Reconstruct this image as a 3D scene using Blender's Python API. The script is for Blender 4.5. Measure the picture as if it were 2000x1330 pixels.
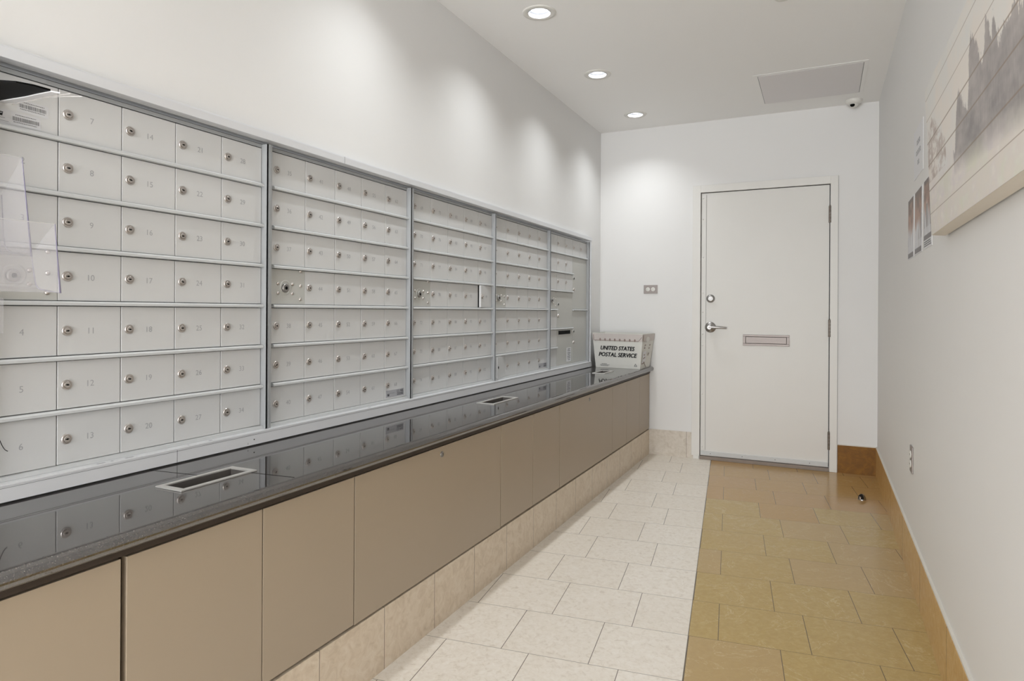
import bpy, math, random
from mathutils import Matrix, Vector, noise
random.seed(4)
SC = bpy.context.scene
for o in list(bpy.data.objects): bpy.data.objects.remove(o)

# ------------------------------------------------------------------ camera
F, CY, YAW, ROLL, EYE = 1275.2, 607.8, math.radians(25.41), math.radians(0.33), 1.177
cd = bpy.data.cameras.new('camera'); cam = bpy.data.objects.new('camera', cd)
SC.collection.objects.link(cam); SC.camera = cam
cd.sensor_fit = 'HORIZONTAL'; cd.sensor_width = 36; cd.lens = F/2000*36
cd.shift_y = (CY-665)/2000; cd.clip_start = .02
fw = Vector((-math.sin(YAW), math.cos(YAW), 0)); rt = Vector((math.cos(YAW), math.sin(YAW), 0)); up = Vector((0, 0, 1))
r2 = rt*math.cos(ROLL)-up*math.sin(ROLL)*-1; u2 = up*math.cos(ROLL)-rt*math.sin(ROLL)
M = Matrix((r2, u2, -fw)).transposed().to_4x4(); M.translation = Vector((0, 0, EYE))
cam.matrix_world = M

# ------------------------------------------------------------------ world, exposure
W = bpy.data.worlds.new('world'); SC.world = W; W.use_nodes = True
W.node_tree.nodes['Background'].inputs[0].default_value = (.96, .975, 1, 1)
W.node_tree.nodes['Background'].inputs[1].default_value = 2.2
SC.view_settings.view_transform = 'Standard'; SC.view_settings.look = 'None'
SC.view_settings.gamma = 1; SC.view_settings.exposure = 0.14; SC.view_settings.use_curve_mapping = False
LIGHT_W = 3.3
# added fill light, unseen behind the viewer, lifts the whole corridor
ll = bpy.data.lights.new('fill_light', 'AREA'); ll.shape = 'RECTANGLE'; ll.size = 2.0; ll.size_y = 2.4; ll.energy = 165; ll.color = (.95, .97, 1)
lo = bpy.data.objects.new('fill_light', ll); SC.collection.objects.link(lo); lo.location = (-.68, -3.9, 1.2); lo.rotation_euler = (math.radians(112), 0, 0)
LIGHT_X = -1.32
LIGHT_Y = [ 2.13, 3.085, 4.045, 4.99]
HC = 2.711

# ------------------------------------------------------------------ materials
def srgb(r, g, b):
    f = lambda c: (c/255/12.92 if c/255 <= .04045 else ((c/255+.055)/1.055)**2.4)
    return (f(r), f(g), f(b), 1)
def mat(name, col, rough=.5, metal=0., spec=.5, noise_amt=0., noise_scale=20., bump=0., bscale=300., coat=0., trans=0., ior=1.45, emit=None, estr=0.):
    m = bpy.data.materials.new(name); m.use_nodes = True
    nt = m.node_tree; b = nt.nodes['Principled BSDF']
    b.inputs['Base Color'].default_value = col; b.inputs['Roughness'].default_value = rough
    b.inputs['Metallic'].default_value = metal; b.inputs['Specular IOR Level'].default_value = spec
    b.inputs['Coat Weight'].default_value = coat; b.inputs['IOR'].default_value = ior
    b.inputs['Transmission Weight'].default_value = trans
    if emit: b.inputs['Emission Color'].default_value = emit; b.inputs['Emission Strength'].default_value = estr
    if noise_amt or bump:
        tc = nt.nodes.new('ShaderNodeTexCoord')
    if noise_amt:
        n = nt.nodes.new('ShaderNodeTexNoise'); n.inputs['Scale'].default_value = noise_scale; n.inputs['Detail'].default_value = 6
        nt.links.new(tc.outputs['Object'], n.inputs['Vector'])
        r = nt.nodes.new('ShaderNodeMapRange'); r.inputs[3].default_value = 1-noise_amt; r.inputs[4].default_value = 1+noise_amt
        nt.links.new(n.outputs['Fac'], r.inputs[0])
        mx = nt.nodes.new('ShaderNodeVectorMath'); mx.operation = 'SCALE'; mx.inputs[0].default_value = col[:3]
        nt.links.new(r.outputs[0], mx.inputs['Scale']); nt.links.new(mx.outputs[0], b.inputs['Base Color'])
    if bump:
        n = nt.nodes.new('ShaderNodeTexNoise'); n.inputs['Scale'].default_value = bscale
        nt.links.new(tc.outputs['Object'], n.inputs['Vector'])
        bp = nt.nodes.new('ShaderNodeBump'); bp.inputs['Strength'].default_value = bump; bp.inputs['Distance'].default_value = .002
        nt.links.new(n.outputs['Fac'], bp.inputs['Height']); nt.links.new(bp.outputs[0], b.inputs['Normal'])
    return m
def attr_mat(name, rough=.6):
    m = bpy.data.materials.new(name); m.use_nodes = True; nt = m.node_tree
    a = nt.nodes.new('ShaderNodeAttribute'); a.attribute_name = 'paint'
    nt.links.new(a.outputs['Color'], nt.nodes['Principled BSDF'].inputs['Base Color'])
    nt.nodes['Principled BSDF'].inputs['Roughness'].default_value = rough
    return m
class NT:
    """tiny node helper"""
    def __init__(s, m): s.nt = m.node_tree; s.b = s.nt.nodes['Principled BSDF']
    def lk(s, a, b): s.nt.links.new(a, b)
    def math(s, op, a, b=None, c=None):
        n = s.nt.nodes.new('ShaderNodeMath'); n.operation = op
        for i, v in enumerate((a, b, c)):
            if v is None: continue
            if hasattr(v, 'links'): s.lk(v, n.inputs[i])
            else: n.inputs[i].default_value = v
        return n.outputs[0]
    def comb(s, x, y, z=0):
        n = s.nt.nodes.new('ShaderNodeCombineXYZ')
        for i, v in enumerate((x, y, z)):
            if hasattr(v, 'links'): s.lk(v, n.inputs[i])
            else: n.inputs[i].default_value = v
        return n.outputs[0]
    def xyz(s):
        t = s.nt.nodes.new('ShaderNodeTexCoord'); p = s.nt.nodes.new('ShaderNodeSeparateXYZ')
        s.lk(t.outputs['Object'], p.inputs[0]); return t.outputs['Object'], p.outputs
    def noise(s, vec, scale, detail=5, rough=.5, dist=0.):
        n = s.nt.nodes.new('ShaderNodeTexNoise'); n.inputs['Scale'].default_value = scale
        n.inputs['Detail'].default_value = detail; n.inputs['Roughness'].default_value = rough
        n.inputs['Distortion'].default_value = dist
        s.lk(vec, n.inputs['Vector']); return n.outputs['Fac']
    def white(s, vec):
        n = s.nt.nodes.new('ShaderNodeTexWhiteNoise'); n.noise_dimensions = '3D'; s.lk(vec, n.inputs['Vector']); return n.outputs['Value']
    def ramp(s, fac, stops):
        n = s.nt.nodes.new('ShaderNodeValToRGB'); e = n.color_ramp.elements
        while len(e) < len(stops): e.new(.5)
        for i, (p, c) in enumerate(stops): e[i].position = p; e[i].color = c
        s.lk(fac, n.inputs[0]); return n.outputs['Color']
    def mix(s, fac, a, b, mode='MIX'):
        n = s.nt.nodes.new('ShaderNodeMix'); n.data_type = 'RGBA'; n.blend_type = mode
        for i, v in ((0, fac), (6, a), (7, b)):
            if hasattr(v, 'links'): s.lk(v, n.inputs[i])
            else: n.inputs[i].default_value = v
        return n.outputs[2]

WALL = mat('wall_paint', srgb(230, 229, 227), .75, bump=.06, bscale=160, noise_amt=.01, noise_scale=3)
CEIL = mat('ceiling_paint', srgb(246, 245, 243), .85)
WHITE = mat('white_enamel', srgb(228, 226, 221), .45, noise_amt=.015, noise_scale=8)
CAULK = mat('caulk', srgb(222, 218, 208), .6)
DOORP = mat('door_enamel', srgb(224, 222, 217), .45, noise_amt=.02, noise_scale=5)
BOX = mat('mailbox_paint', srgb(208, 208, 207), .42, metal=0., noise_amt=.012, noise_scale=14)
BOXB = mat('parcel_door_paint', srgb(192, 192, 187), .40, noise_amt=.012, noise_scale=14)
ALU = mat('anodised_aluminium', srgb(206, 208, 208), .45, metal=.1, noise_amt=.02, noise_scale=30)
STILE = mat('stile_aluminium', srgb(168, 170, 171), .4, metal=.2, noise_amt=.02, noise_scale=30)
TRIM = mat('surround_trim', srgb(222, 223, 225), .42, metal=.1, noise_amt=.01, noise_scale=20)
NUM = mat('groove_shade', srgb(164, 165, 167), .6)  # flat digits, their grey stands in for shade inside engraved grooves
DARK = mat('dark_gap', srgb(40, 38, 36), .8)
BLACK = mat('black', srgb(8, 8, 8), .6, spec=.1)
INK = mat('ink', srgb(22, 22, 24), .6)
GREYINK = mat('grey_ink', srgb(110, 110, 112), .6)
CHROME = mat('chrome', srgb(206, 200, 196), .3, metal=1.)
RIMST = mat('brushed_rim', srgb(214, 212, 208), .38, metal=.7, noise_amt=.03, noise_scale=60)
SATIN = mat('satin_steel', srgb(166, 164, 162), .36, metal=1., noise_amt=.04, noise_scale=60)
SLOTM = mat('dull_steel', srgb(150, 142, 138), .5, metal=.75, noise_amt=.04, noise_scale=60)
BRONZE = mat('worn_hinge', srgb(112, 104, 97), .35, metal=.9, noise_amt=.3, noise_scale=90)
CAB = mat('cabinet_laminate', srgb(171, 156, 136), .36, noise_amt=.015, noise_scale=4)
CABIN = mat('cabinet_carcass', srgb(66, 52, 40), .6)
SUBTOP = mat('subtop_wood', srgb(58, 48, 40), .5)
PAPER = mat('paper', srgb(228, 228, 230), .6)
LABEL = mat('label_film', srgb(208, 208, 210), .35)
STICK = mat('grey_sticker', srgb(170, 170, 174), .4)
PLASTW = mat('white_plastic', srgb(224, 222, 216), .35)
LENS = mat('lit_lens', (1, 1, 1, 1), .5, emit=(1, .99, .97, 1), estr=6)
CAN = mat('can_reflector', srgb(170, 172, 176), .35)
TOTE = mat('tote_plastic', srgb(222, 221, 214), .5, noise_amt=.035, noise_scale=18)
PINK = mat('tote_stain', srgb(150, 132, 124), .55, noise_amt=.15, noise_scale=60)
RIMM = mat('tote_rim', srgb(208, 200, 195), .5, noise_amt=.06, noise_scale=40)
CARD = mat('wood_panel', srgb(226, 219, 208), .6, noise_amt=.03, noise_scale=12)
THRESH = mat('threshold', srgb(140, 128, 118), .5, noise_amt=.15, noise_scale=30)
def acrylic(name, col, edge=False):
    m = bpy.data.materials.new(name); m.use_nodes = True; nt = m.node_tree
    b = nt.nodes['Principled BSDF']; b.inputs['Base Color'].default_value = col
    b.inputs['Roughness'].default_value = .04; b.inputs['IOR'].default_value = 1.2 if not edge else 1.45
    b.inputs['Alpha'].default_value = .16 if not edge else .62
    return m
ACR = acrylic('clear_acrylic', srgb(222, 220, 224))
ACRE = acrylic('acrylic_edge', srgb(136, 130, 158), True)
FILM = acrylic('clear_film', srgb(235, 232, 230), True); FILM.node_tree.nodes['Principled BSDF'].inputs['Alpha'].default_value = .5
BLKFILM = mat('black_gloss_film', srgb(4, 4, 4), .5, spec=.1)

def granite():
    m = mat('black_granite', srgb(38, 36, 36), .05, spec=.5); n = NT(m); v, p = n.xyz()
    a = n.noise(v, 420, 3, .6)
    c = n.ramp(a, [(.35, srgb(28, 26, 26)), (.55, srgb(56, 52, 51)), (.72, srgb(124, 114, 106))])
    n.lk(c, n.b.inputs['Base Color'])
    n.b.inputs['IOR'].default_value = 2.55; n.b.inputs['Roughness'].default_value = .04
    return m
GRAN = granite()
TH = math.radians(6.95); PU, PV = .3082, .3096
def stone_cols(n, v, beige):
    big = n.noise(v, 5, 6, .6, .6); fine = n.noise(v, 46, 5, .65, .8)
    if beige:
        c = n.ramp(fine, [(.30, srgb(212, 203, 190)), (.46, srgb(231, 224, 213)), (.7, srgb(240, 235, 227))])
        return n.mix(n.math('MULTIPLY', big, .30), c, srgb(222, 208, 188))
    c = n.ramp(fine, [(.25, srgb(172, 146, 88)), (.5, srgb(181, 156, 95)), (.8, srgb(194, 172, 116))])
    return n.mix(n.math('MULTIPLY', big, .45), c, srgb(178, 148, 100))
def floor_mat():
    m = mat('stone_floor', (1, 1, 1, 1), .25); n = NT(m); v, p = n.xyz(); x, y = p[0], p[1]
    u = n.math('ADD', n.math('MULTIPLY', x, math.cos(TH)), n.math('MULTIPLY', y, math.sin(TH)))
    w = n.math('ADD', n.math('MULTIPLY', x, -math.sin(TH)), n.math('MULTIPLY', y, math.cos(TH)))
    vr = n.math('DIVIDE', n.math('SUBTRACT', w, 2.460-PV), PV)       # row 0 has its far edge at 2.46
    row = n.math('FLOOR', vr); fv = n.math('SUBTRACT', vr, row)
    par = n.math('FLOORED_MODULO', row, 2.)
    off = n.math('ADD', .173, n.math('MULTIPLY', par, -.034-.173))
    ur = n.math('DIVIDE', n.math('SUBTRACT', u, off), PU)
    col = n.math('FLOOR', ur); fu = n.math('SUBTRACT', ur, col)
    yel = n.math('GREATER_THAN', u, -.1375)
    g = .0042
    def near(f):                                                     # near a joint
        a = n.math('LESS_THAN', n.math('MINIMUM', f, n.math('SUBTRACT', 1., f)), g); return a
    bd = n.math('LESS_THAN', n.math('ABSOLUTE', n.math('ADD', u, .1375)), .0016)
    vj = near(fv); uj = near(fu)
    joint = n.math('MAXIMUM', n.math('MAXIMUM', n.math('MULTIPLY', vj, .75), uj), bd)
    idv = n.comb(col, row, yel); rnd = n.white(idv)
    # shifted coordinates so that veins change from tile to tile
    sh = n.nt.nodes.new('ShaderNodeVectorMath'); sh.operation = 'ADD'; n.lk(v, sh.inputs[0])
    n.lk(n.comb(n.math('MULTIPLY', rnd, 7.), n.math('MULTIPLY', rnd, 13.), rnd), sh.inputs[1])
    sv = sh.outputs[0]
    be = stone_cols(n, sv, True); ye = stone_cols(n, sv, False)
    rnd2 = n.white(n.comb(row, col, 3.))
    ye2 = n.mix(n.math('MULTIPLY', n.math('GREATER_THAN', rnd2, .62), .5), ye, srgb(180, 152, 110))
    # white veins on the yellow stone
    dv = n.noise(sv, 3.2, 8, .62, 1.5)
    vein = n.math('LESS_THAN', n.math('ABSOLUTE', n.math('SUBTRACT', dv, .5)), .0045)
    ye3 = n.mix(n.math('MULTIPLY', vein, .35), ye2, srgb(214, 196, 156))
    # tiles towards the door are a redder stone
    near_door = n.nt.nodes.new('ShaderNodeMapRange'); near_door.inputs[1].default_value = 3.9; near_door.inputs[2].default_value = 4.9
    n.lk(n.math('MULTIPLY', row, 1.), near_door.inputs[0])
    nd = n.math('GREATER_THAN', n.math('ADD', row, n.math('MULTIPLY', rnd, 1.5)), 6.6)
    ye4 = n.mix(n.math('MULTIPLY', nd, .55), ye3, srgb(178, 136, 86))
    be2 = n.mix(n.math('MULTIPLY', rnd, .25), be, srgb(216, 206, 190))
    c = n.mix(yel, be2, ye4)
    c = n.mix(n.math('MULTIPLY', joint, .9), c, srgb(84, 72, 60))
    n.lk(c, n.b.inputs['Base Color'])
    r = n.math('ADD', n.math('MULTIPLY', yel, -.16), .34); n.lk(r, n.b.inputs['Roughness'])
    return m
FLOOR = floor_mat()
def tile_band(name, axis, start, pitch, cols, rough=.35):
    m = mat(name, (1, 1, 1, 1), rough); n = NT(m); v, p = n.xyz()
    ur = n.math('DIVIDE', n.math('SUBTRACT', p[axis], start), pitch); c0 = n.math('FLOOR', ur); f = n.math('SUBTRACT', ur, c0)
    j = n.math('LESS_THAN', n.math('MINIMUM', f, n.math('SUBTRACT', 1., f)), .0042)
    rnd = n.white(n.comb(c0, 1., 2.))
    sh = n.nt.nodes.new('ShaderNodeVectorMath'); sh.operation = 'ADD'; n.lk(v, sh.inputs[0]); n.lk(n.comb(n.math('MULTIPLY', rnd, 9.), 0., rnd), sh.inputs[1])
    fine = n.noise(sh.outputs[0], 24, 6, .65, 1.); big = n.noise(sh.outputs[0], 5, 4, .5, .5)
    c = n.ramp(fine, [(.3, cols[0]), (.5, cols[1]), (.72, cols[2])])
    c = n.mix(n.math('MULTIPLY', big, .5), c, cols[1])
    c = n.mix(n.math('MULTIPLY', j, .85), c, srgb(96, 80, 62))
    n.lk(c, n.b.inputs['Base Color']); return m
BAND_B = tile_band('beige_base_tile', 1, 1.758, .3065, [srgb(196, 178, 154), srgb(216, 200, 178), srgb(228, 216, 198)])
BAND_BB = tile_band('beige_base_tile_back', 0, -.989, .305, [srgb(190, 178, 162), srgb(212, 203, 190), srgb(224, 216, 206)])
BAND_Y = tile_band('yellow_base_tile', 1, .585, .61, [srgb(190, 148, 90), srgb(204, 164, 104), srgb(216, 182, 126)], .22)
BAND_YB = tile_band('amber_base_tile', 0, -.3, 1., [srgb(108, 70, 4), srgb(126, 82, 6), srgb(146, 102, 14)], .55)

# ------------------------------------------------------------------ mesh builder
_txt = {}
def text_geo(s):
    if s in _txt: return _txt[s]
    c = bpy.data.curves.new('t', 'FONT'); c.body = s; c.size = 1; c.resolution_u = 3
    o = bpy.data.objects.new('t', c); SC.collection.objects.link(o)
    bpy.context.view_layer.update()
    dg = bpy.context.evaluated_depsgraph_get(); me = bpy.data.meshes.new_from_object(o.evaluated_get(dg))
    vs = [(v.co.x, v.co.y) for v in me.vertices]; fs = [tuple(p.vertices) for p in me.polygons]
    bpy.data.objects.remove(o); bpy.data.curves.remove(c); bpy.data.meshes.remove(me)
    _txt[s] = (vs, fs); return _txt[s]
class MB:
    def __init__(s, org=(0, 0, 0)): s.v = []; s.f = []; s.m = []; s.org = Vector(org); s.sm = []
    def add(s, vs, fs, mi=0, smooth=False):
        k = len(s.v); s.v += [Vector(a)-s.org for a in vs]; s.f += [tuple(i+k for i in f) for f in fs]
        s.m += [mi]*len(fs); s.sm += [smooth]*len(fs); return s
    def box(s, x0, x1, y0, y1, z0, z1, mi=0):
        vs = [(x, y, z) for x in (x0, x1) for y in (y0, y1) for z in (z0, z1)]
        return s.add(vs, [(0, 1, 3, 2), (4, 6, 7, 5), (0, 4, 5, 1), (2, 3, 7, 6), (0, 2, 6, 4), (1, 5, 7, 3)], mi)
    def hexa(s, b, t, mi=0):                                          # b,t: four points each, counter-clockwise from above
        return s.add(list(b)+list(t), [(3, 2, 1, 0), (4, 5, 6, 7), (0, 1, 5, 4), (1, 2, 6, 5), (2, 3, 7, 6), (3, 0, 4, 7)], mi)
    def prism(s, poly, a0, a1, axis='y', mi=0, smooth=False):
        n = len(poly)
        def P(p, a): return {'y': (p[0], a, p[1]), 'x': (a, p[0], p[1]), 'z': (p[0], p[1], a)}[axis]
        vs = [P(p, a0) for p in poly]+[P(p, a1) for p in poly]
        s.add(vs, [(i, (i+1) % n, (i+1) % n+n, i+n) for i in range(n)], mi, smooth)
        return s.add(vs, [tuple(range(n))[::-1], tuple(range(n, 2*n))], mi)
    def lathe(s, c, prof, axis='x', n=20, mi=0, smooth=True, flip=1, caps=True):  # prof: (radius, height along axis)
        c = Vector(c); vs = []
        for r, h in prof:
            for k in range(n):
                a = 2*math.pi*k/n; p, q = r*math.cos(a), r*math.sin(a); h2 = h*flip
                vs.append(c+Vector({'x': (h2, p, q), 'y': (p, h2, q), 'z': (p, q, h2)}[axis]))
        fs = [(i*n+k, i*n+(k+1) % n, (i+1)*n+(k+1) % n, (i+1)*n+k) for i in range(len(prof)-1) for k in range(n)]
        s.add(vs, fs, mi, smooth)
        if not caps: return s
        if prof[-1][0] > 0: s.add(vs[-n:], [tuple(range(n))], mi)
        if prof[0][0] > 0: s.add(vs[:n], [tuple(range(n))[::-1]], mi)
        return s
    def tube(s, pts, r, n=8, mi=0):
        pts = [Vector(p) for p in pts]; rings = []
        for i, p in enumerate(pts):
            t = (pts[min(i+1, len(pts)-1)]-pts[max(i-1, 0)]).normalized()
            a = t.orthogonal().normalized() if i == 0 else (a-t*a.dot(t)).normalized()
            b = t.cross(a); rr = r[i] if isinstance(r, (list, tuple)) else r
            rings.append([p+a*rr*math.cos(2*math.pi*k/n)+b*rr*math.sin(2*math.pi*k/n) for k in range(n)])
        vs = [q for g in rings for q in g]
        s.add(vs, [(i*n+k, i*n+(k+1) % n, (i+1)*n+(k+1) % n, (i+1)*n+k) for i in range(len(pts)-1) for k in range(n)], mi, True)
        return s.add(vs, [tuple(range(n))[::-1], tuple((len(pts)-1)*n+k for k in range(n))], mi)
    def text(s, txt, org, u, w, nrm, width=None, height=.02, mi=0, shear=0., align='c', bold=0.):
        """u: text direction (unit), w: up (unit); org = centre; cap height given"""
        vs, fs = text_geo(txt); u, w, nrm, org = map(Vector, (u, w, nrm, org))
        xs = [a for a, b in vs]; ys = [b for a, b in vs]; x0, x1, y0, y1 = min(xs), max(xs), min(ys), max(ys)
        sy = height/(y1-y0); sx = width/(x1-x0) if width else sy
        offs = [(0, 0)] if not bold else [(0, 0), (bold, 0), (-bold, 0), (0, bold*.7), (0, -bold*.7)]
        for k, (dx, dy) in enumerate(offs):
            s.add([org+u*((a-(x0+x1)/2)*sx+dx+shear*(b-(y0+y1)/2)*sy)+w*((b-(y0+y1)/2)*sy+dy)+nrm*k*.00005 for a, b in vs], fs, mi)
        return s
    def quad(s, a, b, c, d, mi=0): return s.add([a, b, c, d], [(0, 1, 2, 3)], mi)
    def mesh(s, name, mats):
        me = bpy.data.meshes.new(name); me.from_pydata([tuple(v) for v in s.v], [], s.f)
        for m in (mats if isinstance(mats, (list, tuple)) else [mats]): me.materials.append(m)
        for p, mi, sm in zip(me.polygons, s.m, s.sm): p.material_index = mi; p.use_smooth = sm
        me.validate(); me.update(); return me
    def build(s, name, mats, parent=None, bevel=0.):
        o = link(name, s.mesh(name, mats), parent, s.org)
        if bevel:
            b = o.modifiers.new('bevel', 'BEVEL'); b.width = bevel; b.segments = 2; b.limit_method = 'ANGLE'
        return o
def wloc(o):
    p = Vector(o.location)
    while o.parent: o = o.parent; p += Vector(o.location)
    return p
def link(name, data, parent, loc):
    o = bpy.data.objects.new(name, data); SC.collection.objects.link(o)
    if parent: o.parent = parent; o.location = Vector(loc)-wloc(parent)
    else: o.location = loc
    return o
def thing(name, label, cat, loc, group=None):
    o = link(name, None, None, loc); o.empty_display_size = .05
    return tag(o, label, cat, group)
def tag(o, label, cat, group=None):
    o['label'] = label; o['category'] = cat
    if group: o['group'] = group
    return o
def struct(o, cat=None, label=None):
    o['kind'] = 'structure'
    if cat: o['category'] = cat
    if label: o['label'] = label
    return o
def dup_tree(o, parent=None, delta=None):
    c = o.copy(); SC.collection.objects.link(c); c.parent = parent
    if delta is not None: c.location = Vector(o.location)+Vector(delta)
    for ch in list(o.children): dup_tree(ch, c)
    return c

# ------------------------------------------------------------------ room shell
XL, XR, YB, Y0 = -1.727, .365, 5.40, -4.0
MZ0, MZ1 = .729, 1.765          # hole for the mailbox banks
MY0, MY1 = .80, 5.068
m = MB(); m.box(-2.0, .5, Y0, YB+.1, -.06, 0)
struct(m.build('floor', FLOOR), 'floor', 'stone tile floor, pale beige beside the cabinets and honey yellow by the right wall')
m = MB()
m.box(XL-.12, XL, Y0, YB+.1, MZ1, 2.9); m.box(XL-.12, XL, Y0, YB+.1, 0, MZ0)
m.box(XL-.12, XL, MY1, YB+.1, MZ0, MZ1); m.box(XL-.12, XL, Y0, MY0, MZ0, MZ1)
struct(m.build('wall_left', WALL), 'wall', 'off white painted wall above and around the mailboxes')
m = MB(); m.box(XR, XR+.1, Y0, YB+.1, 0, 2.9)
struct(m.build('wall_right', WALL), 'wall', 'off white painted wall carrying the plank painting')
DX0, DX1, DZ = -.885, .052, 2.142
m = MB(); m.box(XL-.12, DX0, YB, YB+.1, 0, 2.9); m.box(DX1, XR+.1, YB, YB+.1, 0, 2.9); m.box(DX0, DX1, YB, YB+.1, DZ, 2.9)
struct(m.build('wall_back', WALL), 'wall', 'off white end wall around the closed door')

# ceiling with round holes for the recessed lights
RO, RI = .087, .056
def ceil_mesh():
    m = MB(); n = 32; h = .11; x0, x1 = LIGHT_X-h, LIGHT_X+h
    m.quad((XL, Y0, HC), (XL, YB, HC), (x0, YB, HC), (x0, Y0, HC)); m.quad((x1, Y0, HC), (x1, YB, HC), (XR, YB, HC), (XR, Y0, HC))
    prev = Y0
    for y in LIGHT_Y:
        m.quad((x0, prev, HC), (x0, y-h, HC), (x1, y-h, HC), (x1, prev, HC)); prev = y+h
        ring = []; sq = []
        for k in range(n):
            a = 2*math.pi*k/n; c, s_ = math.cos(a), math.sin(a); q = h/max(abs(c), abs(s_))
            ring.append((LIGHT_X+(RI+.006)*c, y+(RI+.006)*s_, HC)); sq.append((LIGHT_X+q*c, y+q*s_, HC))
        m.add(ring+sq, [(k, (k+1) % n, (k+1) % n+n, k+n) for k in range(n)])
    m.quad((x0, prev, HC), (x0, YB, HC), (x1, YB, HC), (x1, prev, HC))
    m.box(XL-.12, XR+.1, Y0, YB+.1, 2.87, 2.9)
    return m
struct(ceil_mesh().build('ceiling', CEIL), 'ceiling', 'smooth white painted ceiling')

# base tiles (structure)
m = MB(); m.box(-1.33, -1.292, -.6, YB-.012, 0, .203)
struct(m.build('baseboard_left', BAND_B), 'baseboard', 'beige stone base tiles under the cabinets')
m = MB(); m.box(-1.292, -.934, YB-.011, YB, 0, .202); m.box(-1.292, -.934, YB-.009, YB, .202, .207)
m1 = m.build('baseboard_back', [BAND_BB]); struct(m1, 'baseboard', 'pale beige stone base on the end wall left of the door')
m = MB(); m.box(.107, XR-.011, YB-.011, YB, 0, .203)
o = m.build('trim_1', BAND_YB); struct(o, 'baseboard', 'dark amber stone base in the corner right of the door')
MB().box(.107, XR-.011, YB-.009, YB, .203, .209).build('caulk_line', CAULK, o)
m = MB(); m.box(XR-.011, XR, Y0, YB, 0, .203)
o = m.build('baseboard_right', BAND_Y); struct(o, 'baseboard', 'honey yellow stone base along the right wall')
MB().box(XR-.009, XR, Y0, YB, .203, .210).build('caulk_line', CAULK, o)

# ------------------------------------------------------------------ recessed lights
def downlight():
    t = thing('recessed_light', '', 'ceiling light', (LIGHT_X, LIGHT_Y[0], HC))
    c = t.location
    MB(c).lathe((c[0], c[1], HC), [(RI, 0), (RI+.002, -.004), (RO-.004, -.005), (RO, -.001), (RO, 0.0)], 'z', 48, caps=False).build('trim_ring', PLASTW, t)
    k = MB(c); prof = [(RI, -.004), (RI-.001, .018), (RI-.008, .020), (RI-.009, .038)]
    n = 40; vs = []
    for r, h in prof: vs += [(c[0]+r*math.cos(2*math.pi*i/n), c[1]+r*math.sin(2*math.pi*i/n), HC+h) for i in range(n)]
    k.add(vs, [(j*n+i, (j+1)*n+i, (j+1)*n+(i+1) % n, j*n+(i+1) % n) for j in range(3) for i in range(n)], 0, True)
    k.build('reflector', CAN, t)
    MB(c).lathe((c[0], c[1], HC+.038), [(RI-.009, 0), (RI-.009, .02), (.001, .021)], 'z', 40, smooth=False).build('lens', LENS, t)
    ld = bpy.data.lights.new('lamp', 'AREA'); ld.shape = 'DISK'; ld.size = .086; ld.energy = LIGHT_W; ld.color = (.94, .975, 1); ld.spread = math.radians(116)
    link('lamp', ld, t, (c[0], c[1], HC+.035))
    return t
L0 = downlight()
LL = ['nearest recessed ceiling light, just out of view above', 'nearest visible round ceiling light, cut deep with a wide white ring',
      'middle of the three visible round ceiling lights', 'farthest round ceiling light, close to the end wall']
for i, y in enumerate(LIGHT_Y):
    t = L0 if i == 0 else dup_tree(L0, None, (0, y-LIGHT_Y[0], 0))
    t['label'] = LL[i]; t['group'] = 'recessed lights in a row above the mailboxes'

# ------------------------------------------------------------------ mailbox banks
XD = -1.735                                                          # door face
YS = [.8267, 1.6952, 2.5546, 3.4006, 4.2426]; PW = [.1646, .1636, .1636, .1636, .1636]
LIP = [.818, 1.6717, 2.535, 3.383, 4.230]; LW = [.012, .0125, .0115, .007, .0065]; RW = [.0055, .0055, .003, .0030, .0055]
ZT = [1.7302, 1.5965, 1.4587, 1.3219, 1.1841, 1.0453, .9096]; ZB = .782; RH = .0122
def door_span(r): return (ZT[r]-.0012, (ZT[r+1]+RH if r < 6 else ZB)+.0012)
def door_mesh(w, h):
    m = MB(); m.box(-.012, 0, -w, 0, -h/2, h/2); return m
def lock_mesh():
    m = MB()
    m.lathe((0, 0, 0), [(.0130, 0), (.0130, .0028), (.0120, .0040), (.0092, .0042), (.0088, .0028)], 'x', 22, 0, smooth=False)
    m.lathe((0, 0, 0), [(.0080, .002), (.0080, .0056), (.0072, .0062)], 'x', 18, 0, smooth=False)
    m.box(.0058, .0066, -.0050, .0040, -.0011, .0011, 1); m.lathe((0, 0, 0), [(.0023, .0060), (.0022, .0067)], 'x', 10, 1)
    return m
LOCK = lock_mesh().mesh('lock', [CHROME, BLACK])
DM = {}
def add_door(t, y0, y1, z1, z0, mats=BOX, name='door', lock=True, number=None, ajar=0., hole=False):
    g = .0012; w = y1-y0-2*g; h = z1-z0; key = (round(w, 4), round(h, 4), mats.name)
    if key not in DM:
        m = door_mesh(w, h); DM[key] = m.mesh(name, [mats])
    zc = (z0+z1)/2
    d = link(name, DM[key], t, (XD, y1-g, zc))
    b = d.modifiers.new('bevel', 'BEVEL'); b.width = .0009; b.segments = 1; b.limit_method = 'ANGLE'
    if lock:
        l = link('lock', LOCK, d, (XD, y0+.0225, zc)); l.rotation_euler.x = random.choice([0, 0, 0, .1, -.12, .35, -.3])
    if hole:
        m = MB((XD, y0+.0225, zc)); m.lathe((XD, y0+.0225, zc), [(.0085, .0002), (.0085, .0006)], 'x', 16, smooth=False); m.build('lock_hole', BLACK, d)
    if number:
        m = MB((XD, y0+.0835, zc-.001)); m.text(number, (XD+.0004, y0+.0835, zc-.001), (0, 1, 0), (0, 0, 1), (1, 0, 0), None, .0155)
        m.build('number', NUM, d)
    if ajar: d.rotation_euler.z = ajar
    return d
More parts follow.
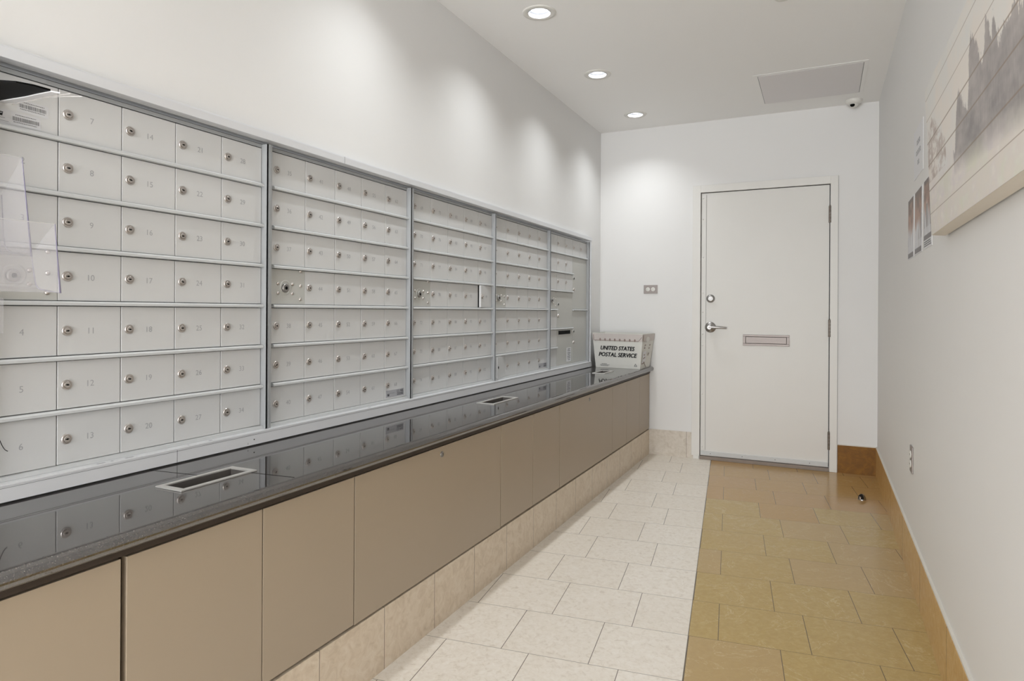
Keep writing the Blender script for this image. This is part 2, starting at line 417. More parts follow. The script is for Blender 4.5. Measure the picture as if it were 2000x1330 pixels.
def master(t, y0, y1, z1, z0):
    m = MB((XD, y0, z0)); zc = (z0+z1)/2; g = .0009
    m.box(XD-.012, XD, y0+g, y1-g, z0, z1)
    d = m.build('master_lock_plate', BOXB, t)
    c = (XD, y0+.063, zc-.004)
    k = MB(c); k.lathe((XD, c[1]+.004, c[2]+.002), [(.027, 0), (.026, .0012), (.021, .0014), (.020, .0004)], 'x', 28, 0)
    k.lathe(c, [(.0155, 0), (.0155, .006), (.0135, .0085), (.0105, .0085)], 'x', 24, 1)
    k.lathe(c, [(.0105, .006), (.0060, .0075), (.0058, .0095), (.0030, .0097)], 'x', 16, 2)
    k.build('arrow_lock', [BOXB, SATIN, BLACK], d)
    for dy, dz in ((-.033, .015), (.037, .015), (-.032, -.019), (.037, -.019), (.078, .063), (.078, .010), (.077, -.039)):
        b = MB((XD, c[1]+dy, c[2]+dz)); b.lathe((XD, c[1]+dy, c[2]+dz), [(.0062, 0), (.0058, .0024), (.0035, .0042), (.0005, .0048)], 'x', 12)
        b.build('bolt', CHROME, d)
    return d
BL = ['nearest mailbox bank at the left edge with doors 2 to 34', 'second mailbox bank from the left, doors 35 to 68, round arrow lock plate',
      'middle mailbox bank between two upright frames, one door in its last column ajar', 'fourth mailbox bank from the left, one keyless bottom door ajar',
      'farthest mailbox bank with tall parcel doors and a black outgoing mail slot']
CN = [[[1, 2, 3, None, 4, 5, 6]]+[[7+7*c+r for r in range(7)] for c in range(4)]]
for b0 in (35, 69):
    CN.append([[b0, b0+1, b0+2, None, b0+3, b0+4, b0+5]]+[[b0+6+7*c+r for r in range(7)] for c in range(4)])
banks = []
for b in range(5):
    ys = YS[b]; p = PW[b]; ye = ys+5*p; e = [ys+i*p for i in range(6)]
    t = thing('mailbox_bank', BL[b], 'mailboxes', (XD, ys, ZB), 'banks of locked mailboxes set in the left wall'); banks.append(t)
    m = MB(t.location); m.box(XD-.09, XD-.013, (ys+YS[b-1]+5*PW[b-1])/2+.0005 if b else ys-.02, (ye+YS[b+1])/2-.0005 if b < 4 else ye+.003, ZB-.012, 1.748); m.build('carcass', DARK, t)
    # frame: upright stiles, top and bottom rails
    m = MB(t.location); f = XD+.025
    m.box(XD-.012, f, ye+.0004, ye+RW[b], ZB-.010, 1.742); m.box(f-.0015, f, ye+.0004, ye+RW[b]+(.002 if b < 2 else 0), ZB-.010, 1.742)
    l1 = LIP[b]; l0 = l1-LW[b]
    m.box(XD-.012, f, l0, l1, ZB-.010, 1.742)
    m.box(f-.001, f+.0012, l0+.002, l0+.0035, ZB-.010, 1.742)
    m.box(XD-.012, XD-.001, l1, ys-.0006, ZB-.010, 1.742)
    m.box(XD-.012, XD+.001, ys, ye, 1.7312, 1.742)
    m.build('frame', STILE, t)
    m = MB(t.location); m.box(XD-.012, XD+.013, l1+.0003, ye-.0005, ZB-.0100, ZB); m.build('bottom_rail', ALU, t)
    rails = [(r, 0, 5) for r in range(1, 7)]
    if b == 4: rails = [(1, 0, 5), (2, 0, 3), (3, 0, 3), (4, 0, 1), (4, 3, 5), (5, 0, 3), (6, 0, 1)]
    for r, a, c in rails:
        m = MB((XD, e[a], ZT[r])); z0 = ZT[r]
        prof = [(XD-.012, z0+.0006), (XD+.012, z0+.0006), (XD+.0135, z0+.002), (XD+.0135, z0+.0075), (XD+.010, z0+RH-.0006), (XD-.012, z0+RH-.0006)]
        m.prism(prof, e[a]+.0003, e[c]-.0003, 'y'); m.build('rail', ALU, t)
    if b < 4:
        for c in range(5):
            for r in range(7):
                z1, z0 = door_span(r)
                if c == 0 and r == 3: master(t, e[0], e[1], z1, z0); continue
                num = CN[b][c][r] if b < 3 else None
                aj = 0.; lk = True; hl = False
                if b == 2 and c == 4 and r == 3: aj = .11
                if b == 3 and c == 0 and r == 6: aj = .16; lk = False; hl = True
                if b == 0 and c == 0 and r == 0: num = None
                add_door(t, e[c], e[c+1], z1, z0, lock=lk, number=str(num) if num else None, ajar=aj, hole=hl)
    else:
        for c in range(5):
            z1, z0 = door_span(0); add_door(t, e[c], e[c+1], z1, z0)
        for r in (1, 2):
            for c in range(3):
                z1, z0 = door_span(r); add_door(t, e[c], e[c+1], z1, z0)
        z1, z0 = door_span(3); master(t, e[0], e[1], z1, z0)
        for r in (4, 5, 6):
            z1, z0 = door_span(r); add_door(t, e[0], e[1], z1, z0, lock=False)
        def parcel(y0, y1, z1, z0, zk, nm='parcel_door'):
            d = add_door(t, y0, y1, z1, z0, BOXB, nm, lock=False)
            if zk:
                k = MB((XD, y0+.026, zk)); k.lathe((XD, y0+.026, zk), [(.0115, 0), (.011, .003), (.009, .0035)], 'x', 16, 0); k.lathe((XD, y0+.026, zk), [(.0085, .003), (.0084, .0042)], 'x', 12, 1, smooth=False); k.build('key_hole', [BOXB, BLACK], d)
                k = MB((XD, y0+.026, zk-.083)); k.add([v+Vector((XD, y0+.026, zk-.083)) for v in [Vector(q) for q in []]], [])
                k.lathe((XD, y0+.026, zk-.083), [(.0128, 0), (.012, .005), (.007, .009), (.004, .009)], 'x', 18, 0); k.build('lock', [CHROME], d)
            return d
        parcel(e[3], e[5], ZT[1]-.0012, ZT[4]+RH+.0012, 1.432)
        parcel(e[1], e[3], ZT[3]-.0012, ZT[5]+RH+.0012, 1.229)
        parcel(e[3], e[5], ZT[4]-.0012, ZB+.0012, 1.024)
        d = parcel(e[1], e[3], ZT[5]-.0012, ZB+.0012, None, 'outgoing_mail_door')
        k = MB((XD, e[1], 1.02)); k.box(XD-.001, XD+.0012, e[1]+.036, e[3]-.046, 1.008, 1.036, 1)
        k.box(XD-.001, XD+.003, e[1]+.034, e[3]-.044, 1.036, 1.040, 0); k.box(XD-.001, XD+.003, e[1]+.034, e[3]-.044, 1.004, 1.008, 0); k.build('mail_slot', [BOXB, BLACK], d)
        k = MB((XD, 4.62, .84)); k.box(XD, XD+.0006, 4.612, 4.708, .800, .905, 0)
        for zz, wd in ((.893, .05), (.880, .06), (.864, .064), (.853, .05), (.839, .066), (.826, .06), (.813, .04)):
            x = XD+.0009; yy = 4.66-wd/2
            while yy < 4.66+wd/2:
                q = random.uniform(.004, .011); k.quad((x, yy, zz-.0035), (x, yy+q, zz-.0035), (x, yy+q, zz+.0035), (x, yy, zz+.0035), 1); yy += q+.003
        k.build('white_sticker', [PAPER, GREYINK], d)

# postal stickers on two bottom doors
def postal_logo(k, y, z, h, mi, x=XD+.0012):
    w = h*1.5
    k.add([(x, y, z), (x, y+w, z), (x, y+w*1.12, z+h), (x, y+w*.12, z+h)], [(0, 1, 2, 3)], mi)
    k.add([(x+.0003, y+w*.12, z+h*.62), (x+.0003, y+w*.95, z+h*.80), (x+.0003, y+w*1.0, z+h*.66), (x+.0003, y+w*.45, z+h*.50), (x+.0003, y+w*.18, z+h*.15), (x+.0003, y+w*.10, z+h*.15), (x+.0003, y+w*.30, z+h*.5)], [(0, 1, 2, 3, 4, 5, 6)], 0)
def us_mail(door_y0, owner):
    y = door_y0+.012; k = MB((XD, y, .79)); x = XD+.0012
    k.box(XD, XD+.0007, y, y+.135, .791, .822, 0)
    postal_logo(k, y+.008, .797, .010, 1)
    k.text('POSTAL SERVICE', (x, y+.047, .808), (0, 1, 0), (0, 0, 1), (1, 0, 0), .040, .0035, 2)
    k.text('U.S. MAIL', (x, y+.106, .8135), (0, 1, 0), (0, 0, 1), (1, 0, 0), .050, .0105, 2, bold=.0005)
    for zz in (.8035, .7975): k.box(x-.0003, x, y+.082, y+.130, zz-.0012, zz+.0012, 1)
    d = [c for c in owner.children if c.name.startswith('door')][-1]
    k.build('postal_sticker', [STICK, INK, GREYINK], d)
us_mail(YS[1]+4*PW[1], banks[1]); us_mail(YS[3]+4*PW[3]+.012, banks[3])
# barcode labels on the topmost door of the first column
d = [c for c in banks[0].children if c.name.startswith('door')][0]
def bar_label(y, z, w, h, tilt, name='barcode_label'):
    k = MB((XD, y, z)); x = XD+.0010
    def P(a, b, dx=0): return (x+dx, y+a, z+b-tilt*a)
    k.add([P(0, 0, -.0004), P(w, 0, -.0004), P(w, h, -.0004), P(0, h, -.0004)], [(0, 1, 2, 3)], 0)
    a = .004
    while a < w-.006:
        q = random.uniform(.0006, .0018); k.add([P(a, h*.36), P(a+q, h*.36), P(a+q, h*.66), P(a, h*.66)], [(0, 1, 2, 3)], 1); a += q+random.uniform(.0007, .0016)
    for zz, s0 in ((.78, .010), (.22, .006)):
        a = s0
        while a < w-.010:
            q = random.uniform(.0015, .003); k.add([P(a, h*zz), P(a+q, h*zz), P(a+q, h*zz+.0018), P(a, h*zz+.0018)], [(0, 1, 2, 3)], 1); a += q+.0012
    k.build(name, [LABEL, GREYINK], d)
bar_label(.884, 1.612, .066, .031, .0); bar_label(.898, 1.647, .070, .030, .02)
k = MB((XD, .85, 1.612)); k.box(XD, XD+.0006, .832, .882, 1.610, 1.645, 0); postal_logo(k, .852, 1.628, .0095, 1)
k.box(XD+.0006, XD+.0008, .850, .872, 1.6235, 1.6245, 2); k.box(XD+.0006, XD+.0008, .850, .880, 1.6165, 1.6172, 2); k.build('logo_label', [LABEL, INK, GREYINK], d)
# pen scrawl on door 6
k = MB((XD, .87, .86)); k.tube([(XD+.0006, .8655+.0165*a, .868-.028*a-.006*math.sin(a*3.1)*-1*-1) for a in [i/8 for i in range(9)]], .0007, 6)
k.build('pen_mark', INK, [c for c in banks[0].children if c.name.startswith('door')][5])

# surround trim round all the banks
XT = -1.695
t = thing('mailbox_surround', 'pale grey metal surround trim framing the whole row of mailboxes', 'trim', (XL, .80, .74))
m = MB(t.location); m.box(XL, XT, .795, 5.083, 1.752, 1.778); m.box(XL, XT-.004, .795, 5.083, 1.778, 1.7825)
m.box(XL-.005, XL+.0005, .80, 5.066, 1.752, 1.764)
m.build('top_trim', TRIM, t, .001)
m = MB(t.location); m.box(XL, XT, .795, 5.083, .7305, .771); m.box(XL-.006, XT+.0012, .795, 5.083, .767, .7716)
m.build('bottom_trim', TRIM, t, .0008)
m = MB(t.location); m.box(XL, XT-.005, 5.068, 5.083, .7716, 1.752); m.build('end_trim', TRIM, t)
m = MB(t.location); m.box(XL, XL+.003, .795, .808, .7716, 1.752); m.build('end_trim', TRIM, t)
for (yy, zz, a, b_, c_, d_) in ():
    pass
for y0_, z0_, z1_ in ((2.03, 1.7525, 1.7785), (1.30, .7305, .7665), (1.56, .735, .741)):
    MB(t.location).box(XT-.001, XT+.0004, y0_, y0_+.0012, z0_, z1_).build('seam', GREYINK, t)
for y_, z_ in ((1.586, .748),):
    MB((XT, y_, z_)).lathe((XT, y_, z_), [(.0022, 0), (.002, .0008)], 'x', 10).build('screw', INK, t)

for z_ in (.7632,):
    MB(t.location).box(XT-.001, XT+.0003, .796, 5.082, z_-.0004, z_+.0004).build('seam', GREYINK, t)
m = MB((-1.712, 1.1, .7718))
for y_, l_ in ((1.075, .022), (1.112, .007), (1.152, .024), (1.42, .012), (1.345, .006), (2.2, .02), (2.9, .014)):
    m.quad((-1.712, y_, .7719), (-1.703, y_, .7719), (-1.703, y_+l_, .7719), (-1.712, y_+l_, .7719))
m.build('scuff', STICK, t)

# ------------------------------------------------------------------ counter with chutes
CT, CBOT = .7265, .689
holes = [(1.118, 1.328), (2.813, 3.067), (4.583, 4.787)]; HX0, HX1 = -1.508, -1.434
def counter():
    m = MB(); r = (CT-CBOT)/2; xc = -1.277
    prof = [(HX1, CT)]+[(xc+r*math.sin(a), CBOT+r+r*math.cos(a)) for a in [math.pi*i/14 for i in range(15)]]+[(HX1, CBOT)]
    m.prism(prof, -.9, 5.392, 'y')
    m.box(-1.7265, HX0, -.9, 5.392, CBOT, CT); prev = -.9
    for a, b in holes: m.box(HX0, HX1, prev, a, CBOT, CT); prev = b
    m.box(HX0, HX1, prev, 5.392, CBOT, CT)
    return m
o = counter().build('countertop', GRAN)
tag(o, 'long polished black granite countertop with a rounded front edge', 'countertop')
for p in o.data.polygons: p.use_smooth = False
def seam(y0, x0, x1, y1):
    m = MB((x0, y0, CT)); m.quad((x0, y0, CT+.0003), (x1, y1, CT+.0003), (x1, y1+.0028, CT+.0003), (x0, y0+.0028, CT+.0003)); m.build('seam', BLACK, o)
seam(1.215, -1.70, -1.512, 1.238); seam(1.32, -1.43, -1.28, 1.335); seam(4.33, -1.43, -1.28, 4.335)
HL = ['nearest steel-rimmed chute let into the black countertop', 'middle steel-rimmed chute, dark inside, in the black countertop', 'farthest steel-rimmed chute, just before the white postal tote']
for i, (a, b) in enumerate(holes):
    t = thing('waste_chute', HL[i], 'chute', ((HX0+HX1)/2, (a+b)/2, CT), 'steel chutes in the countertop')
    m = MB(t.location); x0, x1 = HX0+.001, HX1-.001; y0, y1 = a+.001, b-.001; w = .012; T = CT+.004
    m.box(x0-w, x1+w, y0-w*1.3, y0+.0016, CT+.0002, T); m.box(x0-w, x1+w, y1-.0016, y1+w*1.3, CT+.0002, T)
    m.box(x0-w, x0+.0016, y0, y1, CT+.0002, T); m.box(x1-.0016, x1+w, y0, y1, CT+.0002, T); m.build('rim', RIMST, t, .0006)
    m = MB(t.location); d_ = .6712
    m.box(x0, x0+.0014, y0, y1, d_, T-.0005); m.box(x1-.0014, x1, y0, y1, d_, T-.0005); m.box(x0, x1, y0, y0+.0014, d_, T-.0005); m.box(x0, x1, y1-.0014, y1, d_, T-.0005)
    m.build('liner', mat('chute_liner', srgb(112, 108, 104), .5, metal=.6), t)
# under the counter: brown sub-top
m = MB(); m.box(-1.40, -1.289, -.9, 5.392, .6712, CBOT-.0005); m.box(-1.726, -1.60, -.9, 5.392, .671, CBOT-.0005)
tag(m.build('counter_subtop', SUBTOP), 'brown wooden strip under the front edge of the black countertop', 'counter support')

# ------------------------------------------------------------------ base cabinets
XF = -1.292; CZ0, CZ1 = .213, .667
units = [(-.142, .8655, 'w'), (.8745, 1.6025, 'd', 1.239), (1.6025, 2.612, 'w'), (2.612, 3.3350, 'd', 2.972),
         (3.335, 4.327, 'w'), (4.327, 5.062, 'd', 4.690), (5.062, 5.386, 's')]
CL = ['first cabinet at the bottom left corner, its wide door cut by the frame edge', 'cabinet with two tall doors below the nearest counter chute',
      'wide cabinet with one drop door and round lock, nearest of the two with locks', 'cabinet with two narrow doors between the two wide cabinets with locks',
      'farther wide cabinet with one door and a small round lock', 'cabinet with two narrow doors below the postal tote end of the counter', 'narrow last cabinet against the end wall']
for i, u in enumerate(units):
    a, b = u[0], u[1]
    t = thing('base_cabinet', CL[i], 'cabinet', (XF, a, CZ0), 'taupe base cabinets under the countertop')
    m = MB(t.location); m.box(-1.722, XF-.0195, a+.0005, b-.0005, CZ0-.008, .6705)
    for (ca, cb) in holes: pass
    m.build('carcass', CABIN, t)
    spans = [(a, b)] if u[2] != 'd' else [(a, u[3]), (u[3], b)]
    for j, (p, q) in enumerate(spans):
        ga = .004 if (i in (2, 3, 4) and j == 0) else .0018
        dz = .003 if (i in (2,)) else 0
        m = MB((XF, p, CZ0)); m.box(XF-.018, XF, p+ga*.6+.0008, q-.0018, CZ0+.0-dz, CZ1-.001)
        dr = m.build('door', CAB, t, .0008)
        if u[2] == 'w' and i in (2, 4):
            yk = 2.111 if i == 2 else 3.841
            k = MB((XF, yk, .636)); k.lathe((XF, yk, .636), [(.0115, 0), (.0115, .002), (.0085, .003), (.008, .0015), (.0055, .0015), (.0055, .004), (.004, .0044)], 'x', 18, 0)
            k.box(XF+.0042, XF+.0048, yk-.0006, yk+.0006, .6325, .6395, 1); k.build('lock', [SATIN, BLACK], dr)

# ------------------------------------------------------------------ door
t = link('door_1', None, None, ((DX0+DX1)/2, YB, 0)); struct(t, 'door', 'closed off white metal door with lever handle and mail slot')
YF = YB-.004                                                          # leaf face
m = MB(t.location); m.box(-.8795, .0455, YF, YF+.045, .030, 2.131); m.build('door_leaf', DOORP, t)
m = MB(t.location); fy = YB-.018
def frame_profile(m):
    m.box(-.948, DX0, fy, YB-.0002, .026, 2.195); m.box(DX1+.0005, .104, fy, YB-.0002, 0, 2.195); m.box(DX0, DX1+.0005, fy, YB-.0002, 2.137, 2.195)
    m.box(-.935, -.890, fy+.001, YB-.0002, 0, .0255)
frame_profile(m); m.build('door_frame', WHITE, t, .0015)
m = MB(t.location); m.box(DX0+.0005, DX1-.0005, YB+.048, YB+.06, .0, 2.141); m.build('door_stop_rebate', DARK, t)
m = MB(t.location); m.box(-.874, -.843, YF-.004, YF, .075, 2.118)
for z in (2.09, 1.924, 1.618, 1.33, 1.178, 1.003, .913, .521, .097):
    m.lathe((-.866, YF-.004, z), [(.006, 0), (.005, .002), (.001, .0035)], 'y', 10, flip=-1)
m.build('edge_guard', DOORP, t)
m = MB(t.location); m.box(-.8429, -.8412, YF-.0008, YF, .075, 2.118); m.box(.1042, .1056, YB-.002, YB-.0002, .21, 2.195); m.build('shadow_gap', GREYINK, t)
m = MB(t.location); m.box(-.874, .044, YF-.010, YF, .040, .066); m.box(-.874, .044, YF-.014, YF-.010, .058, .066)
for x in (-.80, -.56, -.32, -.08): m.lathe((x, YF-.010, .05), [(.003, 0), (.002, .001)], 'y', 8, 1, flip=-1)
m.build('door_sweep', [ALU, INK], t)
m = MB(t.location); m.box(DX0+.001, DX1-.001, YB-.022, YB+.045, .0, .027); m.build('threshold', THRESH, t, .002)
for z0_, z1_ in ((1.847, 1.971), (.998, 1.126), (.162, .293)):
    m = MB((.049, YF, z0_)); h = (z1_-z0_)/5
    for k in range(5): m.lathe((.049, YF-.013, z0_+h*k+.0008), [(.0078, 0), (.0078, h-.0018)], 'z', 14)
    m.lathe((.049, YF-.013, z1_), [(.006, 0), (.007, .004), (.003, .008)], 'z', 12)
    m.box(.040, .060, YF-.013, YF-.002, z0_+.002, z1_-.002)
    m.build('hinge', BRONZE, t)
c = (-.806, YF, 1.287)
m = MB(c); m.lathe(c, [(.033, 0), (.033, .004), (.029, .012), (.024, .017), (.016, .018)], 'y', 28, 0, flip=-1)
m.lathe(c, [(.012, .017), (.012, .021), (.010, .022)], 'y', 18, 0, flip=-1); m.box(c[0]-.0012, c[0]+.0012, YF-.0228, YF-.022, 1.282, 1.292, 1)
m.build('deadbolt', [SATIN, BLACK], t)
c = (-.806, YF, 1.058)
m = MB(c); m.lathe(c, [(.043, 0), (.043, .004), (.039, .011), (.028, .016), (.019, .018), (.017, .040)], 'y', 32, 0, flip=-1)
m.lathe(c, [(.017, .036), (.020, .044), (.020, .060), (.016, .064)], 'y', 24, 0, flip=-1)
m.tube([(c[0]-.002, YF-.052, c[2]), (c[0]+.03, YF-.054, c[2]+.001), (c[0]+.07, YF-.052, c[2]), (c[0]+.105, YF-.046, c[2]-.002), (c[0]+.128, YF-.042, c[2]-.003)], [.014, .0125, .010, .0085, .007], 12, 0)
m.box(c[0]-.004, c[0]+.004, YF-.0645, YF-.064, c[2]-.004, c[2]+.004, 1)
m.build('lever_handle', [SATIN, BLACK], t)
m = MB((-.39, YF, .963)); x0, x1, z0, z1 = -.560, -.223, .920, 1.006
for q in ((x0, x1, z1-.016, z1), (x0, x1, z0, z0+.016), (x0, x0+.020, z0+.016, z1-.016), (x1-.020, x1, z0+.016, z1-.016)): m.box(q[0], q[1], YF-.006, YF, q[2], q[3])
m.box(x0+.022, x1-.022, YF-.0045, YF-.001, z0+.018, z1-.018); m.build('mail_slot', SLOTM, t, .0015)
m = MB((-.39, YF, .963)); m.box(x0+.018, x1-.018, YF-.001, YF-.0002, z0+.014, z1-.014); m.build('slot_gap', DARK, t)

# ------------------------------------------------------------------ outlets
t = thing('outlet_plate', 'small brushed steel plate with two white sockets side by side, left of the door', 'wall outlet', (-1.290, YB, 1.366))
m = MB(t.location); m.box(-1.347, -1.232, YB-.005, YB, 1.331, 1.401); m.build('plate', SLOTM, t, .0015)
for cx in (-1.311, -1.268):
    m = MB((cx, YB-.005, 1.366)); m.lathe((cx, YB-.005, 1.366), [(.0165, 0), (.0165, .0022), (.0155, .0026)], 'y', 24, 0, flip=-1, smooth=False)
    for dz in (-.006, .006): m.box(cx-.003, cx+.004, YB-.0080, YB-.0076, 1.366+dz-.001, 1.366+dz+.001, 1)
    m.lathe((cx-.009, YB-.0076, 1.366), [(.0022, 0), (.002, .0005)], 'y', 8, 1, flip=-1); m.build('socket', [PLASTW, INK], t)
t = thing('outlet_plate', 'upright brushed steel outlet low on the right wall above the yellow base', 'wall outlet', (XR, 3.384, .530))
m = MB(t.location); m.box(XR-.006, XR, 3.347, 3.421, .472, .588); m.build('plate', SLOTM, t, .0015)
for cz in (.551, .509):
    m = MB((XR-.006, 3.384, cz)); m.lathe((XR-.006, 3.384, cz), [(.0165, 0), (.0165, .003), (.0155, .0034)], 'x', 24, 0, flip=-1, smooth=False)
    for dy in (-.006, .006): m.box(XR-.0098, XR-.0093, 3.384+dy-.001, 3.384+dy+.001, cz-.003, cz+.004, 1)
    m.build('socket', [PLASTW, INK], t)

# door stop on the floor
t = thing('door_stop', 'small metal dome door stop on the yellow floor near the right wall', 'door stop', (.233, 4.675, 0))
c = t.location
m = MB(c); m.lathe(c, [(.0235, 0), (.0235, .004), (.022, .006)], 'z', 28)
n = 16; prof = [(.0225*math.cos(a), .006+.030*math.sin(a)) for a in [math.pi/2*i/8 for i in range(9)]]
vs = []; fs = []
for r, h in prof:
    for k in range(n+1):
        a = math.radians(-60)+math.radians(240)*k/n; vs.append((c[0]+r*math.cos(a), c[1]+r*math.sin(a), h))
for i in range(8):
    for k in range(n): fs.append((i*(n+1)+k, i*(n+1)+k+1, (i+1)*(n+1)+k+1, (i+1)*(n+1)+k))
m.add(vs, fs, 0, True)
m.quad((c[0]+.0225*math.cos(math.radians(-60)), c[1]+.0225*math.sin(math.radians(-60)), .006), (c[0], c[1], .006), (c[0], c[1], .036), (c[0]+.006*math.cos(math.radians(-60)), c[1]+.006*math.sin(math.radians(-60)), .034))
m.build('dome', SATIN, t)
m = MB(c); m.lathe((c[0]-.010, c[1]-.008, .006), [(.010, 0), (.010, .014), (.008, .016)], 'z', 18); m.build('rubber_bumper', BRONZE, t)

# ------------------------------------------------------------------ ceiling fittings
t = thing('access_panel', 'flush rectangular access hatch in the ceiling above the door', 'access panel', (-.075, 4.81, HC))
m = MB(t.location); ax0, ax1, ay0, ay1 = -.385, .222, 4.515, 5.118
m.box(ax0, ax1, ay0, ay1, HC-.004, HC-.001); m.build('hatch_door', mat('hatch_paint', srgb(228, 225, 225), .6), t)
m = MB(t.location)
for q in ((ax0-.03, ax1+.026, ay1+.003, ay1+.03), (ax0-.03, ax1+.026, ay0-.032, ay0-.004), (ax0-.03, ax0-.003, ay0-.004, ay1+.003), (ax1+.003, ax1+.026, ay0-.004, ay1+.003)):
    m.box(q[0], q[1], q[2], q[3], HC-.003, HC-.0004)
m.build('hatch_frame', CEIL, t, .0008)
m = MB(t.location); m.box(ax0-.0035, ax1+.0035, ay0-.0045, ay1+.0035, HC-.0009, HC-.0002); m.build('shadow_gap', GREYINK, t)
t = thing('security_camera', 'small white dome security camera on the ceiling beside the hatch', 'camera', (.199, 5.30, HC))
c = t.location; m = MB(c); m.lathe(c, [(.055, 0), (.055, .012), (.050, .022), (.038, .030)], 'z', 36, flip=-1); m.build('housing', PLASTW, t)
m = MB(c); m.lathe((c[0], c[1], HC-.024), [(.034, 0), (.032, .012), (.024, .022), (.012, .028), (.001, .030)], 'z', 28, flip=-1); m.build('dome_cover', PLASTW, t)
m = MB(c); m.lathe((c[0]-.010, c[1]-.022, HC-.036), [(.0165, 0), (.0155, .008), (.010, .014), (.001, .016)], 'z', 20, flip=-1); m.build('lens', BLKFILM, t)
m = MB(); m.lathe((-.18, 3.428, HC), [(.040, 0), (.040, .003), (.036, .006), (.022, .007), (.020, .006)], 'z', 32, flip=-1)
o = m.build('sprinkler_cover', PLASTW); tag(o, 'round white sprinkler cover plate cut by the top of the picture', 'sprinkler cover')

# ------------------------------------------------------------------ postal tote on the counter end
TB = .727
b4 = [Vector(p) for p in ((-1.663, 5.098, TB), (-1.289, 5.060, TB), (-1.285, 5.355, TB), (-1.655, 5.372, TB))]
t4 = [Vector(p) for p in ((-1.690, 5.086, 1.006), (-1.262, 5.040, 1.002), (-1.250, 5.380, 1.002), (-1.680, 5.388, 1.006))]
t = thing('postal_tote', 'white corrugated plastic postal tote at the far end of the countertop', 'tote', (-1.47, 5.22, TB))
m = MB(t.location); cc = (b4[0]+b4[1]+b4[2]+b4[3])/4
def inw(p, c, k=.004): d = Vector((c.x-p.x, c.y-p.y, 0)).normalized()*k*1.4; return p+d
tc_ = (t4[0]+t4[1]+t4[2]+t4[3])/4
bi = [inw(p, cc) for p in b4]; ti = [inw(p, tc_) for p in t4]
for i in range(4):
    j = (i+1) % 4
    m.add([b4[i], b4[j], t4[j], t4[i], bi[i], bi[j], ti[j], ti[i]], [(0, 1, 2, 3), (5, 4, 7, 6), (3, 2, 6, 7), (0, 4, 5, 1)])
m.add([p+Vector((0, 0, .001)) for p in b4], [(0, 1, 2, 3)]); m.build('body', TOTE, t)
def face(i, a, b, off=.0015):                                         # point on side i: a along, b up
    j = (i+1) % 4; lo = b4[i].lerp(b4[j], a); hi = t4[i].lerp(t4[j], a); p = lo.lerp(hi, b)
    n = (b4[j]-b4[i]).cross(t4[i]-b4[i]).normalized(); return p+n*off
def face_axes(i):
    j = (i+1) % 4; u = (t4[j]-t4[i]).normalized(); n = (b4[j]-b4[i]).cross(t4[i]-b4[i]).normalized(); return u, n.cross(u), n
m = MB(t.location)
for i in (0, 1):
    m.add([face(i, 0, .785, .003), face(i, 1, .785, .003), face(i, 1, .99, .003), face(i, 0, .99, .003)], [(0, 1, 2, 3)])
m.build('rim_band', RIMM, t)
m = MB(t.location); u, w, n_ = face_axes(0)
for k in range(8):
    p = face(0, .155+.1*k, .815, .0042); r = .0085
    vs = [p+u*r*math.cos(a)*.9+w*r*1.35*math.sin(a) for a in [2*math.pi*q/10 for q in range(10)]]; m.add(vs, [tuple(range(10))])
m.add([face(0, .05, .785, .0040), face(0, .93, .785, .0040), face(0, .93, .800, .0040), face(0, .05, .800, .0040)], [(0, 1, 2, 3)])
m.build('rim_stain', PINK, t)
m = MB(t.location)
m.text('UNITED STATES', face(0, .505, .575, .003), u, w, n_, .285, .032, 0, .22, bold=.0019)
m.build('lettering', INK, t); m = MB(t.location)
m.text('POSTAL SERVICE', face(0, .51, .385, .003), u, w, n_, .318, .032, 0, .22, bold=.0019)
m.build('lettering', INK, t)
m = MB(t.location)
for q, (zz, a0, a1) in enumerate(((.105, .15, .25), (.075, .11, .31), (.050, .12, .30))):
    a = a0
    while a < a1:
        w_ = random.uniform(.006, .016); m.add([face(0, a, zz, .003), face(0, a+w_, zz, .003), face(0, a+w_, zz+.014, .003), face(0, a, zz+.014, .003)], [(0, 1, 2, 3)]); a += w_+.005
p0 = face(0, .90, .105, .003); R_ = .014
tri = [p0+w*R_, p0-w*R_*.6-u*R_*.95, p0-w*R_*.6+u*R_*.95]; tri2 = [p0+w*R_*.55, p0-w*R_*.38-u*R_*.55, p0-w*R_*.38+u*R_*.55]
m.add(tri+tri2, [(0, 1, 4, 3), (1, 2, 5, 4), (2, 0, 3, 5)])
m.build('small_print', GREYINK, t)
m = MB(t.location); u1, w1, n1 = face_axes(1)
m.add([face(1, .10, .16, .003), face(1, .42, .20, .003), face(1, .42, .50, .003), face(1, .10, .50, .003)], [(0, 1, 2, 3)], 0)
m.add([face(1, .08, .13, .0025), face(1, .36, .15, .0025), face(1, .36, .19, .0025), face(1, .08, .17, .0025)], [(0, 1, 2, 3)], 1)
for a, b_ in ((.2, .38), (.26, .30), (.18, .28), (.18, .58), (.22, .66), (.58, .56), (.6, .40), (.62, .65), (.56, .36)):
    m.add([face(1, a, b_, .004), face(1, a+.09, b_, .004), face(1, a+.09, b_+.045, .004), face(1, a, b_+.03, .004)], [(0, 1, 2, 3)], 1)
m.build('side_label', [PAPER, PINK], t)
m = MB(t.location); p0 = face(1, .42, .84, .0045); vs = [p0+u1*.05*math.cos(a)+w1*.022*math.sin(a) for a in [2*math.pi*q/16 for q in range(16)]]
m.add(vs, [tuple(range(16))]); m.build('hand_hole', PLASTW, t)
m = MB(t.location)
m.tube([face(0, .02, .95, .004), face(0, .02, .80, .004), face(0, .06, .78, .004)], .0025, 6); m.tube([face(1, .03, .97, .004), face(1, .05, .82, .004), face(1, .12, .80, .004)], .0025, 6)
